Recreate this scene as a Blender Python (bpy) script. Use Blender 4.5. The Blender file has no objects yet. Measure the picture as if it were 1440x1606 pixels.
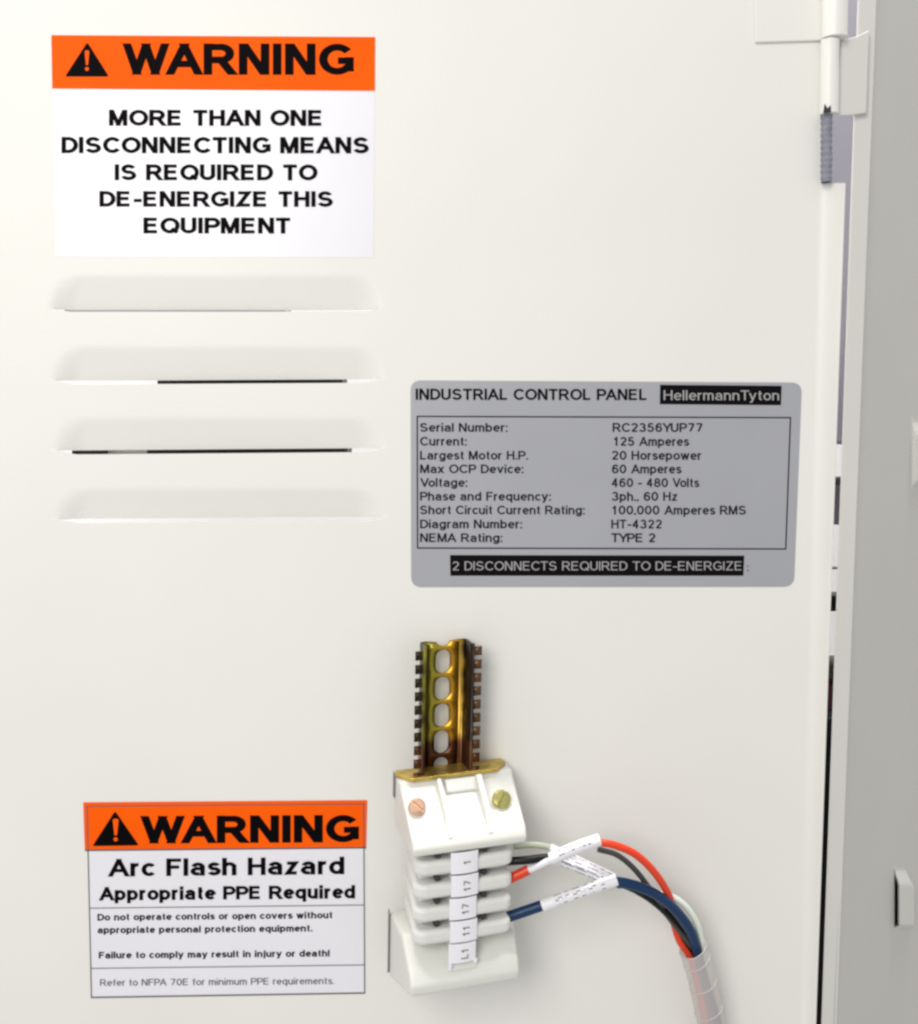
import bpy, bmesh, math, random
from mathutils import Vector, Matrix
random.seed(7)
C = bpy.context.scene.collection
S = bpy.context.scene
R = math.radians

# ------------------------------------------------------------------ camera
W0, H0, F = 1440.0, 1606.0, 1600.0
DIST = 0.51
PITCH, YAW = R(4.8), R(1.3)
fw = Vector((math.sin(YAW)*math.cos(PITCH), math.cos(YAW)*math.cos(PITCH), -math.sin(PITCH)))
rt = fw.cross(Vector((0, 0, 1))).normalized()
up = rt.cross(fw)
CAM = Vector((0, -DIST, 0))
cd = bpy.data.cameras.new('camera'); cam = bpy.data.objects.new('camera', cd); C.objects.link(cam)
cd.sensor_width = 36; cd.lens = 36*F/H0; cd.clip_start = 0.01; cd.clip_end = 50
m = Matrix((rt, up, -fw)).transposed().to_4x4(); m.translation = CAM; cam.matrix_world = m
S.camera = cam
S.render.film_transparent = False
S.cycles.filter_width = 2.6

# ------------------------------------------------------------------ light (indoor, soft lamps)
w = bpy.data.worlds.new('World'); S.world = w; w.use_nodes = True
bg = w.node_tree.nodes['Background']; bg.inputs[0].default_value = (1.0, 0.985, 0.965, 1); bg.inputs[1].default_value = 0.565
def area(name, loc, target, sx, sy, power, col=(1, 1, 1)):
    l = bpy.data.lights.new(name, 'AREA'); l.shape = 'RECTANGLE'; l.size = sx; l.size_y = sy; l.energy = power; l.color = col
    o = bpy.data.objects.new(name, l); C.objects.link(o); o.location = loc
    o.rotation_euler = (Vector(target)-Vector(loc)).to_track_quat('-Z', 'Y').to_euler(); return o
area('ceiling_lamp', (-0.50, -1.16, 0.52), (-0.05, 0, -0.02), 0.6, 0.8, 11.6, (1.0, 0.972, 0.925))
area('gap_fill_light', (0.1, 0.05, 1.25), (0.1, 0.35, 0.0), 1.2, 0.08, 34, (1.0, 0.98, 0.97))  # unseen fill light added behind the door to brighten the backdrop
S.view_settings.view_transform = 'Standard'; S.view_settings.look = 'None'
S.view_settings.exposure = 0; S.view_settings.gamma = 1

# ------------------------------------------------------------------ projection helpers (layout only)
def ray(px, py): return (fw*F + rt*(px-W0/2) - up*(py-H0/2))
def at(px, py, Y=0.0):
    d = ray(px, py); return CAM + d*((Y+DIST)/d.y)
def on_plane(px, py, P0, n):
    d = ray(px, py); return CAM + d*((P0-CAM).dot(n)/d.dot(n))
def proj(P):
    d = P-CAM; z = d.dot(fw); return (W0/2 + F*d.dot(rt)/z, H0/2 - F*d.dot(up)/z)

# ------------------------------------------------------------------ materials
def mat(name, col, rough=0.5, metal=0.0, bump=0.0, bscale=900, var=0.0, vscale=25, sss=0, coat=0, spec=0.5):
    m = bpy.data.materials.new(name); m.use_nodes = True; nt = m.node_tree; b = nt.nodes['Principled BSDF']
    b.inputs['Base Color'].default_value = (*col, 1); b.inputs['Roughness'].default_value = rough
    b.inputs['Metallic'].default_value = metal; b.inputs['Specular IOR Level'].default_value = spec
    if sss:
        b.inputs['Subsurface Weight'].default_value = sss; b.inputs['Subsurface Radius'].default_value = (1, .9, .7)
        b.inputs['Subsurface Scale'].default_value = 0.0025
    if coat: b.inputs['Coat Weight'].default_value = coat
    tc = nt.nodes.new('ShaderNodeTexCoord')
    if bump:
        n = nt.nodes.new('ShaderNodeTexNoise'); n.inputs['Scale'].default_value = bscale; n.inputs['Detail'].default_value = 3
        nt.links.new(tc.outputs['Object'], n.inputs['Vector'])
        bp = nt.nodes.new('ShaderNodeBump'); bp.inputs['Strength'].default_value = bump; bp.inputs['Distance'].default_value = 0.0004
        nt.links.new(n.outputs['Fac'], bp.inputs['Height']); nt.links.new(bp.outputs['Normal'], b.inputs['Normal'])
    if var:
        n = nt.nodes.new('ShaderNodeTexNoise'); n.inputs['Scale'].default_value = vscale; n.inputs['Detail'].default_value = 4
        nt.links.new(tc.outputs['Object'], n.inputs['Vector'])
        r = nt.nodes.new('ShaderNodeValToRGB')
        r.color_ramp.elements[0].position = 0.3; r.color_ramp.elements[1].position = 0.7
        r.color_ramp.elements[0].color = tuple(max(0, c*(1-var)) for c in col)+(1,)
        r.color_ramp.elements[1].color = tuple(min(1, c*(1+var)) for c in col)+(1,)
        nt.links.new(n.outputs['Fac'], r.inputs['Fac']); nt.links.new(r.outputs['Color'], b.inputs['Base Color'])
    return m
PAINT = mat('cream_powder_coat', (0.80, 0.797, 0.765), 0.42, bump=0.25, bscale=700, var=0.016, vscale=9, spec=0.35)
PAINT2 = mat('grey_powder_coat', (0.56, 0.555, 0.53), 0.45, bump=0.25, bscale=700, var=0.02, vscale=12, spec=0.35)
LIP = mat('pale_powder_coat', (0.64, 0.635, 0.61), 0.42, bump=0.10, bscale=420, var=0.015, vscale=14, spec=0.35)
VINYL = mat('white_vinyl', (0.80, 0.80, 0.86), 0.28, spec=0.5, var=0.01, vscale=30)
ORANGE = mat('orange_print', (0.98, 0.115, 0.001), 0.6, spec=0.08, var=0.05, vscale=22)
INK = mat('black_ink', (0.004, 0.003, 0.004), 0.5, spec=0.02)
INKG = mat('grey_ink', (0.13, 0.12, 0.14), 0.4, spec=0.1)
INKS = mat('charcoal_ink', (0.012, 0.010, 0.018), 0.5, spec=0.04)
PLATE = mat('silver_foil_label', (0.385, 0.395, 0.43), 0.42, metal=0.15, bump=0.05, bscale=1500, var=0.03, vscale=18)
PLATEINK = mat('silver_print', (0.36, 0.36, 0.37), 0.4)
BLACKP = mat('black_print', (0.004, 0.003, 0.004), 0.35, spec=0.08)
NYLON = mat('white_nylon', (0.70, 0.705, 0.665), 0.42, sss=0.35, bump=0.05, bscale=500, var=0.015, vscale=60)
NYLONW = mat('cool_white_nylon', (0.71, 0.72, 0.70), 0.45, sss=0.3, bump=0.05, bscale=500, var=0.02, vscale=60)
TAG = mat('marker_card', (0.84, 0.84, 0.90), 0.5)
BRASS = mat('yellow_passivated_steel', (0.60, 0.43, 0.10), 0.34, metal=0.85, bump=0.2, bscale=600, var=0.35, vscale=160)
COPPER = mat('copper_plated_screw', (0.74, 0.50, 0.36), 0.32, metal=0.75, bump=0.15, bscale=500, var=0.2, vscale=260)
YSCREW = mat('yellow_zinc_screw', (0.58, 0.54, 0.20), 0.26, metal=0.85, bump=0.1, bscale=500, var=0.2, vscale=260)
SHADEM = mat('edge_shade_grey', (0.22, 0.215, 0.21), 0.5, metal=0.3)  # grey that stands for shade on the bracket edges
DARKM = mat('dark_steel', (0.06, 0.055, 0.06), 0.45, metal=0.6)
PIN = mat('grey_hinge_spring', (0.24, 0.25, 0.30), 0.6, metal=0.1, spec=0.2, var=0.15, vscale=300)
WBLUE = mat('blue_wire', (0.003, 0.030, 0.098), 0.36, spec=0.35)
WRED = mat('red_wire', (0.72, 0.045, 0.008), 0.33)
WBLACK = mat('black_wire', (0.003, 0.004, 0.004), 0.38, spec=0.3)
WGREY = mat('grey_wire', (0.05, 0.053, 0.05), 0.4, spec=0.35)
WWHITE = mat('white_wire', (0.72, 0.78, 0.70), 0.4)
WGREEN = mat('green_stripe', (0.25, 0.45, 0.12), 0.4)
HEATW = mat('white_wire_marker', (0.80, 0.80, 0.84), 0.4)
LILAC = mat('lilac_grey_cabinet', (0.40, 0.39, 0.46), 0.5)
WHITEB = mat('white_board', (0.86, 0.86, 0.86), 0.6)
MAUVE = mat('mauve_grey_panel', (0.22, 0.19, 0.23), 0.5)
BLACKB = mat('black_plastic', (0.006, 0.006, 0.007), 0.5)
MAROON = mat('maroon_fabric', (0.16, 0.045, 0.07), 0.8, bump=0.4)
BROWN = mat('brown_plastic', (0.075, 0.06, 0.055), 0.6)

# iridescent rail: olive and amber passivation zones, dark side wall, maroon lower end
def rail_material():
    m = bpy.data.materials.new('iridescent_yellow_zinc'); m.use_nodes = True; nt = m.node_tree; b = nt.nodes['Principled BSDF']
    b.inputs['Metallic'].default_value = 0.75; b.inputs['Roughness'].default_value = 0.34
    tc = nt.nodes.new('ShaderNodeTexCoord')
    sx = nt.nodes.new('ShaderNodeSeparateXYZ'); nt.links.new(tc.outputs['Object'], sx.inputs[0])
    n = nt.nodes.new('ShaderNodeTexNoise'); n.inputs['Scale'].default_value = 110; n.inputs['Detail'].default_value = 3
    nt.links.new(tc.outputs['Object'], n.inputs['Vector'])
    a = nt.nodes.new('ShaderNodeMath'); a.operation = 'MULTIPLY_ADD'; a.inputs[1].default_value = 24; a.inputs[2].default_value = 0.51
    nt.links.new(sx.outputs['X'], a.inputs[0])
    a2 = nt.nodes.new('ShaderNodeMath'); a2.operation = 'MULTIPLY_ADD'; a2.inputs[1].default_value = 0.14
    nt.links.new(n.outputs['Fac'], a2.inputs[0]); nt.links.new(a.outputs[0], a2.inputs[2])
    r = nt.nodes.new('ShaderNodeValToRGB'); e = r.color_ramp.elements
    e[0].position = 0.22; e[0].color = (0.022, 0.014, 0.007, 1); e[1].position = 1.0; e[1].color = (0.16, 0.09, 0.045, 1)
    for p, c in ((0.33, (0.03, 0.02, 0.008, 1)), (0.385, (0.30, 0.27, 0.035, 1)), (0.50, (0.42, 0.34, 0.04, 1)), (0.60, (0.50, 0.31, 0.03, 1)), (0.70, (0.50, 0.25, 0.018, 1)), (0.79, (0.44, 0.27, 0.04, 1)), (0.84, (0.015, 0.010, 0.008, 1)), (0.925, (0.015, 0.010, 0.008, 1))):  # near-black stops put dark reflections into the colour, mainly on the right wall
        x = e.new(p); x.color = c
    nt.links.new(a2.outputs[0], r.inputs['Fac'])
    # lower end turns maroon
    mr = nt.nodes.new('ShaderNodeMapRange'); mr.inputs[1].default_value = -0.044; mr.inputs[2].default_value = -0.052
    ad = nt.nodes.new('ShaderNodeMath'); ad.operation = 'MULTIPLY_ADD'; ad.inputs[1].default_value = 0.014
    nt.links.new(n.outputs['Fac'], ad.inputs[0]); 
    nt.links.new(sx.outputs['Z'], ad.inputs[2]); nt.links.new(ad.outputs[0], mr.inputs[0])
    mr.inputs[1].default_value = -0.040; mr.inputs[2].default_value = -0.046
    mx = nt.nodes.new('ShaderNodeMix'); mx.data_type = 'RGBA'; nt.links.new(mr.outputs[0], mx.inputs[0])
    nt.links.new(r.outputs['Color'], mx.inputs[6]); mx.inputs[7].default_value = (0.085, 0.030, 0.012, 1)
    nt.links.new(mx.outputs[2], b.inputs['Base Color'])
    return m
RAILM = rail_material()
def jacket_material():
    m = bpy.data.materials.new('milky_clear_sleeve'); m.use_nodes = True; nt = m.node_tree; b = nt.nodes['Principled BSDF']
    b.inputs['Base Color'].default_value = (0.70, 0.66, 0.65, 1); b.inputs['Roughness'].default_value = 0.25
    b.inputs['Alpha'].default_value = 0.60
    return m
JACKET = jacket_material()

# ------------------------------------------------------------------ object helpers
def tag(o, label=None, cat=None, group=None, kind=None):
    if label: o['label'] = label
    if cat: o['category'] = cat
    if group: o['group'] = group
    if kind: o['kind'] = kind
    return o
def thing(name, label, cat, loc, group=None):
    o = bpy.data.objects.new(name, None); C.objects.link(o); o.location = loc; o.empty_display_size = 0.01
    return tag(o, label, cat, group)
def root_loc(o):
    while o.parent: o = o.parent
    return Vector(o.location)
def mesh(name, verts, faces, material, parent=None, smooth=False, bevel=0, seg=3, solid=0, flip=False, label=None, loc=None, angle=35, smang=40, offset=-1, rim=True):
    base = root_loc(parent) if parent else (Vector(loc) if loc is not None else sum((Vector(v) for v in verts), Vector())/len(verts))
    me = bpy.data.meshes.new(name); me.from_pydata([tuple(Vector(v)-base) for v in verts], [], faces)
    bm = bmesh.new(); bm.from_mesh(me)
    if not solid and smooth != 'keep': bmesh.ops.recalc_face_normals(bm, faces=bm.faces)
    if flip: bmesh.ops.reverse_faces(bm, faces=bm.faces)
    bm.to_mesh(me); bm.free()
    me.materials.append(material)
    o = bpy.data.objects.new(name, me); C.objects.link(o)
    if parent: o.parent = parent
    else: o.location = base
    if label: o['label'] = label
    if solid:
        s = o.modifiers.new('Solidify', 'SOLIDIFY'); s.thickness = solid; s.offset = offset; s.use_even_offset = False; s.use_rim = rim
    if bevel:
        b = o.modifiers.new('Bevel', 'BEVEL'); b.width = bevel; b.segments = seg; b.limit_method = 'ANGLE'; b.angle_limit = R(angle)
        b.harden_normals = False
    if smooth is True or bevel:
        for p in me.polygons: p.use_smooth = True
        me.set_sharp_from_angle(angle=R(smang if not bevel else 60))
    return o
def hexa(q0, q1):
    """solid between two matching loops of points"""
    n = len(q0); v = list(q0)+list(q1)
    f = [tuple(range(n)), tuple(range(2*n-1, n-1, -1))]
    for i in range(n): f.append((i, (i+1) % n, n+(i+1) % n, n+i))
    return v, f
def merge(*parts):
    V, Fc = [], []
    for v, f in parts:
        k = len(V); V += list(v); Fc += [tuple(i+k for i in x) for x in f]
    return V, Fc
def cr(pts, n):
    P = [Vector(p) for p in pts]; P = [2*P[0]-P[1]]+P+[2*P[-1]-P[-2]]; out = []
    for i in range(1, len(P)-2):
        a, b, c, d = P[i-1:i+3]
        for k in range(n):
            t = k/n; out.append(0.5*((2*b)+(c-a)*t+(2*a-5*b+4*c-d)*t*t+(3*b-a-3*c+d)*t**3))
    out.append(P[-2]); return out
def tube(path, r, n=16, sub=8, cap=True, rf=None):
    pts = cr(path, sub); V = []; Fc = []; frames = []
    nrm = Vector((0, -1, 0)); N = len(pts)
    for i, p in enumerate(pts):
        t = (pts[min(i+1, N-1)]-pts[max(i-1, 0)]).normalized()
        nrm = (nrm - t*nrm.dot(t)).normalized(); bn = t.cross(nrm)
        rr = r*(rf(i/(N-1)) if rf else 1)
        frames.append((p, nrm.copy(), bn.copy(), rr, t))
        for k in range(n):
            a = 2*math.pi*k/n; V.append(p+nrm*(math.cos(a)*rr)+bn*(math.sin(a)*rr))
    for i in range(N-1):
        for k in range(n): Fc.append((i*n+k, i*n+(k+1) % n, (i+1)*n+(k+1) % n, (i+1)*n+k))
    if cap: Fc += [tuple(range(n)), tuple(range(N*n-1, N*n-n-1, -1))]
    return (V, Fc), frames

# ------------------------------------------------------------------ text print
# a plain grotesque face drawn from strokes: v/h bars, d diagonals with level cuts, l lines, a arcs (cx, cy, rx, ry, from, to), b bars without end caps
GL = {
 'A': (.70, 'd0 0 .35 1;d.70 0 .35 1;b.12 .58 .30'), 'B': (.54, 'v0 0 1;b0 .30 1;b0 .32 .52;b0 .32 0;a.30 .76 .21 .24 -90 90;a.32 .26 .24 .26 -90 90'),
 'C': (.66, 'a.36 .5 .36 .5 38 322'), 'D': (.60, 'v0 0 1;b0 .24 1;b0 .24 0;a.24 .5 .36 .5 -90 90'),
 'E': (.53, 'v0 0 1;b0 .55 1;b0 .51 .53;b0 .56 0'), 'F': (.50, 'v0 0 1;b0 .54 1;b0 .46 .51'),
 'G': (.70, 'a.36 .5 .36 .5 40 322;v.68 .14 .44;b.38 .70 .44'), 'H': (.57, 'v0 0 1;v.57 0 1;b0 .57 .53'),
 'I': (0, 'v0 0 1'), 'J': (.40, 'v.38 .26 1;a.19 .25 .19 .25 180 360'), 'K': (.56, 'v0 0 1;d.56 1 .04 .36;d.58 0 .22 .58'), 'L': (.46, 'v0 0 1;b0 .48 0'), 'M': (.70, 'v0 0 1;v.70 0 1;d.045 1 .35 0;d.655 1 .35 0'),
 'N': (.57, 'v0 0 1;v.57 0 1;d.045 1 .525 0'), 'O': (.74, 'a.37 .5 .37 .5 0 360'), 'P': (.55, 'v0 0 1;b0 .32 1;b0 .32 .44;a.32 .72 .24 .28 -90 90'),
 'Q': (.74, 'a.37 .5 .37 .5 0 360;l.44 .24 .74 -.05'), 'R': (.60, 'v0 0 1;b0 .34 1;b0 .34 .46;a.34 .73 .23 .27 -90 90;d.60 0 .32 .46'),
 'S': (.58, 'a.285 .755 .255 .245 18 270;a.285 .255 .285 .255 90 -162'), 'T': (.60, 'v.30 0 1;b-.05 .65 1'),
 'U': (.56, 'v0 .3 1;v.56 .3 1;a.28 .30 .28 .30 180 360'), 'V': (.66, 'd0 1 .33 0;d.66 1 .33 0'),
 'W': (.96, 'd0 1 .24 0;d.48 1 .24 0;d.48 1 .72 0;d.96 1 .72 0'), 'X': (.6, 'd0 1 .6 0;d.6 1 0 0'), 'Y': (.64, 'd0 1 .32 .42;d.64 1 .32 .42;v.32 0 .42'),
 'Z': (.56, 'b0 .60 1;b-.04 .60 0;d.54 1 .01 0'),
 'a': (.44, 'a.225 .47 .20 .23 165 0;v.425 0 .47;a.20 .19 .20 .19 90 300;b.20 .42 .38'), 'b': (.46, 'v0 0 1;a.23 .35 .23 .35 0 360'),
 'c': (.42, 'a.23 .35 .23 .35 42 318'), 'd': (.46, 'v.46 0 1;a.23 .35 .23 .35 0 360'), 'e': (.47, 'a.235 .35 .235 .35 0 318;b0 .46 .36'),
 'f': (.26, 'v.11 0 .80;a.26 .80 .15 .20 90 180;b-.03 .27 .70'), 'g': (.46, 'a.23 .35 .23 .35 0 360;v.46 -.05 .70;a.23 -.05 .23 .23 200 360'),
 'h': (.42, 'v0 0 1;a.21 .48 .21 .22 0 180;v.42 0 .48'), 'i': (0, 'v0 0 .66;v0 1.01 1.01'), 'j': (.06, 'v.06 -.12 .70;v.06 .985 1;a-.06 -.12 .12 .16 270 360'),
 'k': (.40, 'v0 0 1;d.38 .7 .04 .26;d.40 0 .16 .4'), 'l': (0, 'v0 0 1'), 'm': (.70, 'v0 0 .70;a.175 .50 .175 .20 0 180;v.35 0 .50;a.525 .50 .175 .20 0 180;v.70 0 .50'),
 'n': (.42, 'v0 0 .70;a.21 .48 .21 .22 0 180;v.42 0 .48'), 'o': (.48, 'a.24 .35 .24 .35 0 360'), 'p': (.46, 'v0 -.28 .70;a.23 .35 .23 .35 0 360'),
 'q': (.46, 'v.46 -.28 .70;a.23 .35 .23 .35 0 360'), 'r': (.24, 'v0 0 .70;a.22 .46 .22 .24 80 180'), 's': (.38, 'a.19 .53 .17 .17 20 270;a.19 .18 .19 .18 90 -160'),
 't': (.24, 'v.09 .17 .92;a.24 .17 .15 .17 180 275;b-.03 .25 .70'), 'u': (.42, 'v0 .22 .70;a.21 .22 .21 .22 180 360;v.42 0 .70'),
 'v': (.44, 'd0 .70 .22 0;d.44 .70 .22 0'), 'w': (.68, 'd0 .70 .17 0;d.34 .70 .17 0;d.34 .70 .51 0;d.68 .70 .51 0'), 'x': (.42, 'd0 .70 .42 0;d.42 .70 0 0'),
 'y': (.44, 'd0 .70 .22 0;d.44 .70 .13 -.28;b-.0 .12 -.28'), 'z': (.40, 'b0 .42 .70;b-.02 .42 0;d.38 .70 .01 0'),
 '0': (.50, 'a.25 .5 .25 .5 0 360'), '1': (.44, 'v.27 0 1;l.06 .72 .27 .96'), '2': (.50, 'a.25 .73 .23 .27 168 -38;l.43 .57 .04 .03;b0 .52 0'),
 '3': (.50, 'a.23 .755 .21 .245 160 -90;a.23 .26 .26 .26 90 -165'), '4': (.54, 'v.38 0 1;b-.02 .56 .26;l.36 .98 .01 .27'),
 '5': (.50, 'b.09 .48 1;l.09 1 .04 .50;a.23 .31 .25 .31 125 -160'), '6': (.50, 'a.25 .30 .24 .30 0 360;a.28 .5 .27 .5 40 180'), '7': (.50, 'b-.01 .52 1;l.50 .97 .17 -.02'),
 '8': (.50, 'a.25 .765 .20 .235 0 360;a.25 .265 .25 .265 0 360'), '9': (.50, 'a.25 .70 .24 .30 0 360;a.22 .5 .27 .5 -140 0'),
 '-': (.22, 'b-.06 .34 .37'), '.': (0, 'v0 0 0'), ',': (0, 'v0 0 0;l.02 .04 -.04 -.16'), ':': (0, 'v0 0 0;v0 .66 .66'), ';': (0, 'v0 0 0;l.02 .04 -.04 -.16;v0 .66 .66'), '!': (0, 'v0 .32 1;v0 0 0'),
}
def glyphs(s, t, gap=None):
    """returns points (x, y, layer) with the capitals 1 high, and faces; t = stroke weight"""
    V, Fc = [], []; x0 = 0; gap = 0.17 if gap is None else gap; h = t/2
    def Y(y): return h+y*(1-t)
    def quad(pts, n):
        k = len(V); V.extend([(x+x0+h, y, n) for x, y in pts]); Fc.append(tuple(range(k, k+len(pts))))
    for ci, ch in enumerate(s):
        nx_ = s[ci+1] if ci+1 < len(s) else ' '
        if ch == ' ': x0 += 0.34+t*0.3; continue
        wd, d = GL[ch]
        for n, c in enumerate(d.split(';')):
            a = [float(q) for q in c[1:].split()]; kd = c[0]
            if kd == 'v': quad([(a[0]-h, Y(a[1])-h), (a[0]+h, Y(a[1])-h), (a[0]+h, Y(a[2])+h), (a[0]-h, Y(a[2])+h)], n)
            elif kd == 'b': quad([(a[0], Y(a[2])-h*.92), (a[1], Y(a[2])-h*.92), (a[1], Y(a[2])+h*.92), (a[0], Y(a[2])+h*.92)], n)
            elif kd == 'd':
                ya, yb = Y(a[1]), Y(a[3])
                sl = (a[2]-a[0])/(yb-ya); hx = h*math.sqrt(1+sl*sl)*0.96
                e = h if yb > ya else -h
                quad([(a[0]-sl*e*.6-hx, ya-e), (a[0]-sl*e*.6+hx, ya-e), (a[2]+sl*e*.6+hx, yb+e), (a[2]+sl*e*.6-hx, yb+e)], n)
            elif kd == 'l':
                p = Vector((a[0], Y(a[1]))); q = Vector((a[2], Y(a[3]))); dd = (q-p).normalized(); nn = Vector((-dd.y, dd.x))*h
                quad([p+nn, p-nn, q-nn, q+nn], n)
            else:
                cx, cy, rx, ry, a0, a1 = a; m_ = max(8, int(abs(a1-a0)/9)); k = len(V); ry *= (1-t); cyy = Y(cy)
                for i in range(m_+1):
                    A = R(a0+(a1-a0)*i/m_); ca, sa = math.cos(A), math.sin(A)
                    nx, ny = ca*ry, sa*rx; ln = math.hypot(nx, ny) or 1; nx /= ln; ny /= ln
                    px_, py_ = cx+ca*rx, cyy+sa*ry; hh = h*(0.96 if abs(ny) > abs(nx) else 1)
                    V.append((px_+nx*hh+x0+h, py_+ny*hh, n)); V.append((px_-nx*hh+x0+h, py_-ny*hh, n))
                for i in range(m_): Fc.append((k+2*i, k+2*i+1, k+2*i+3, k+2*i+2))
        x0 += wd+t+gap-(0.15 if ch+nx_ in ('WA', 'VA', 'TA', 'PA', 'AV', 'AW', 'AT', 'FA', 'YU', 'Vo', 'Ty', 'TY', 'YP') else 0.05 if (ch in 'AVWTYLPFrft' or nx_ in 'AVWTY') else 0)-(0.04 if ch in 'COQDGoecs' else 0)
    return V, Fc
def lettering(parent, s, x0, x1, ytop, ybase, material, off=0.13, slope=0.0, Y=-0.0004):
    """print s between x0..x1 with cap height ytop..ybase at x0; slope = dy/dx"""
    v, f = glyphs(s, off, 0.17-off*0.35); a = min(p[0] for p in v); b = max(p[0] for p in v)
    out = []
    for p in v:
        x = x0+(p[0]-a)/(b-a)*(x1-x0); y = ybase-p[1]*(ybase-ytop)+slope*(x-x0)
        out.append(at(x, y, Y-0.000005*p[2]))
    return mesh('lettering', out, f, material, parent, smooth='keep')
def sheet(name, quad, Y, material, parent, thick=0.00012, round_px=0, label=None):
    """flat piece lying on the door, from its corner pixels"""
    if round_px:
        pts = []
        n = len(quad)
        for i in range(n):
            p = Vector(quad[i]); a = Vector(quad[i-1])-p; b = Vector(quad[(i+1) % n])-p
            A = p+a.normalized()*round_px; B = p+b.normalized()*round_px
            for k in range(7):
                t = k/6; pts.append(A*(1-t)**2+p*2*t*(1-t)+B*t*t)
        quad = pts
    f = [at(x, y, Y) for x, y in quad]; b = [p+Vector((0, thick, 0)) for p in f]
    v, fc = hexa(f, b)
    return mesh(name, v, fc, material, parent, label=label)
def frame_lines(parent, segs, wpx, Y, material, name='rule_line'):
    parts = []
    for (xa, ya, xb, yb) in segs:
        d = Vector((xb-xa, yb-ya)).normalized(); nn = Vector((-d.y, d.x))*wpx/2
        q = [(xa-nn.x, ya-nn.y), (xb-nn.x, yb-nn.y), (xb+nn.x, yb+nn.y), (xa+nn.x, ya+nn.y)]
        o = mesh(name, [at(*p, Y) for p in q], [(0, 1, 2, 3)], material, parent, smooth='keep')

def weld(o, dist=0.000002):
    bm = bmesh.new(); bm.from_mesh(o.data); bmesh.ops.remove_doubles(bm, verts=bm.verts, dist=dist); bmesh.ops.dissolve_degenerate(bm, dist=0.0000005, edges=bm.edges)
    bm.to_mesh(o.data); bm.free()
    for p in o.data.polygons: p.use_smooth = True
# ================================================================== DOOR
cabinet = thing('electrical_cabinet', 'cream painted steel cabinet with louvred door, hinge, frame strip and grey side panel', 'cabinet', at(640, 900, 0.0))
T = 0.0012
def dline(y): return 1294.9-0.0230*y       # bend line of the door edge
LV = [  # x0 x1 ytop slotL slotR  depth
    (78, 596, 428, 485.0, 485.0, 0.0044), (84, 598, 540, 597.0, 594.0, 0.0044),
    (88, 598, 652, 707.0, 703.0, 0.0044), (90, 600, 763, 815.0, 811.5, 0.0044)]
FX0, FX1 = 50, 630
xs = [-420, FX0, FX1]
rows = [-420]
foot = []
for l in LV: foot.append((l[2]-8, l[4]+14))
# flat sheet with one opening per louvre
V = []; Fc = []
def quadpx(xa, ya, xb, yb, xar=None):
    k = len(V)
    if xb is None: V.extend([at(xa, ya), at(dline(ya), ya), at(dline(yb), yb), at(xa, yb)])
    else: V.extend([at(xa, ya), at(xb, ya), at(xb, yb), at(xa, yb)])
    Fc.append((k, k+3, k+2, k+1))
ys = [-420]
for a, b in foot: ys += [a, b]
ys.append(1900)
for i in range(len(ys)-1):
    ya, yb = ys[i], ys[i+1]
    quadpx(-420, ya, FX0, yb); quadpx(FX1, ya, None, yb)
    if i % 2 == 0: quadpx(FX0, ya, FX1, yb)
door = mesh('door', V, Fc, PAINT, cabinet, solid=T, smooth='keep', offset=-1)
def sst(a, b, x):
    t = min(1, max(0, (x-a)/(b-a))); return t*t*(3-2*t)
for li, (x0, x1, yt, sl, sr, dep) in enumerate(LV):
    ya, yb = foot[li]; NX = 150; NY = 26
    V = []; Fc = []
    def slot(x): return sl+(sr-sl)*(x-x0)/(x1-x0)
    def half(x):  # how open the cut is at x
        return sst(x0+2, x0+34, x)*(1-sst(x1-28, x1+2, x))
    gapmax = 3.2 if li == 0 else 6.0
    # upper part: sinks away behind the sheet down to the cut
    for j in range(NY+1):
        for i in range(NX+1):
            x = FX0+(FX1-FX0)*i/NX; s = slot(x)
            g = half(x)
            y = ya+(s-ya)*(j/NY)
            tt = (y-yt)/(s-yt); rr_ = 24*max(0, 1-max(0, tt))**2
            e = sst(x0-6+rr_, x0+40+rr_, x)*(1-sst(x1-38-rr_, x1+8-rr_, x))
            tq = min(1, max(0, tt)); shape = (tq*tq/0.36 if tq < 0.18 else tq-0.09)/0.91
            d = dep*e*shape
            V.append(at(x, y)+Vector((0, d, 0)))
    for j in range(NY):
        for i in range(NX):
            k = j*(NX+1)+i; Fc.append((k, k+NX+1, k+NX+2, k+1))
    base = len(V); NB = 6
    for j in range(NB+1):
        for i in range(NX+1):
            x = FX0+(FX1-FX0)*i/NX; s = slot(x); g = half(x)*gapmax
            y = s+g+(yb-s-g)*(j/NB)**1.6
            d = 0.0011*half(x)*(1-min(1, j/1.0)) if j == 0 else 0
            V.append(at(x, y)+Vector((0, d, 0)))
    for j in range(NB):
        for i in range(NX):
            k = base+j*(NX+1)+i; Fc.append((k, k+NX+1, k+NX+2, k+1))
    # the sheet stays joined beyond the ends of the cut
    for i in range(NX):
        x = FX0+(FX1-FX0)*(i+0.5)/NX
        if half(x) <= 0.0:
            a = NY*(NX+1)+i; b = base+i; Fc.append((a, b, b+1, a+1))
    o = mesh('louvre', V, Fc, PAINT, door, solid=0.0010, smooth='keep', offset=-1, rim=False)
    weld(o)
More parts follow.
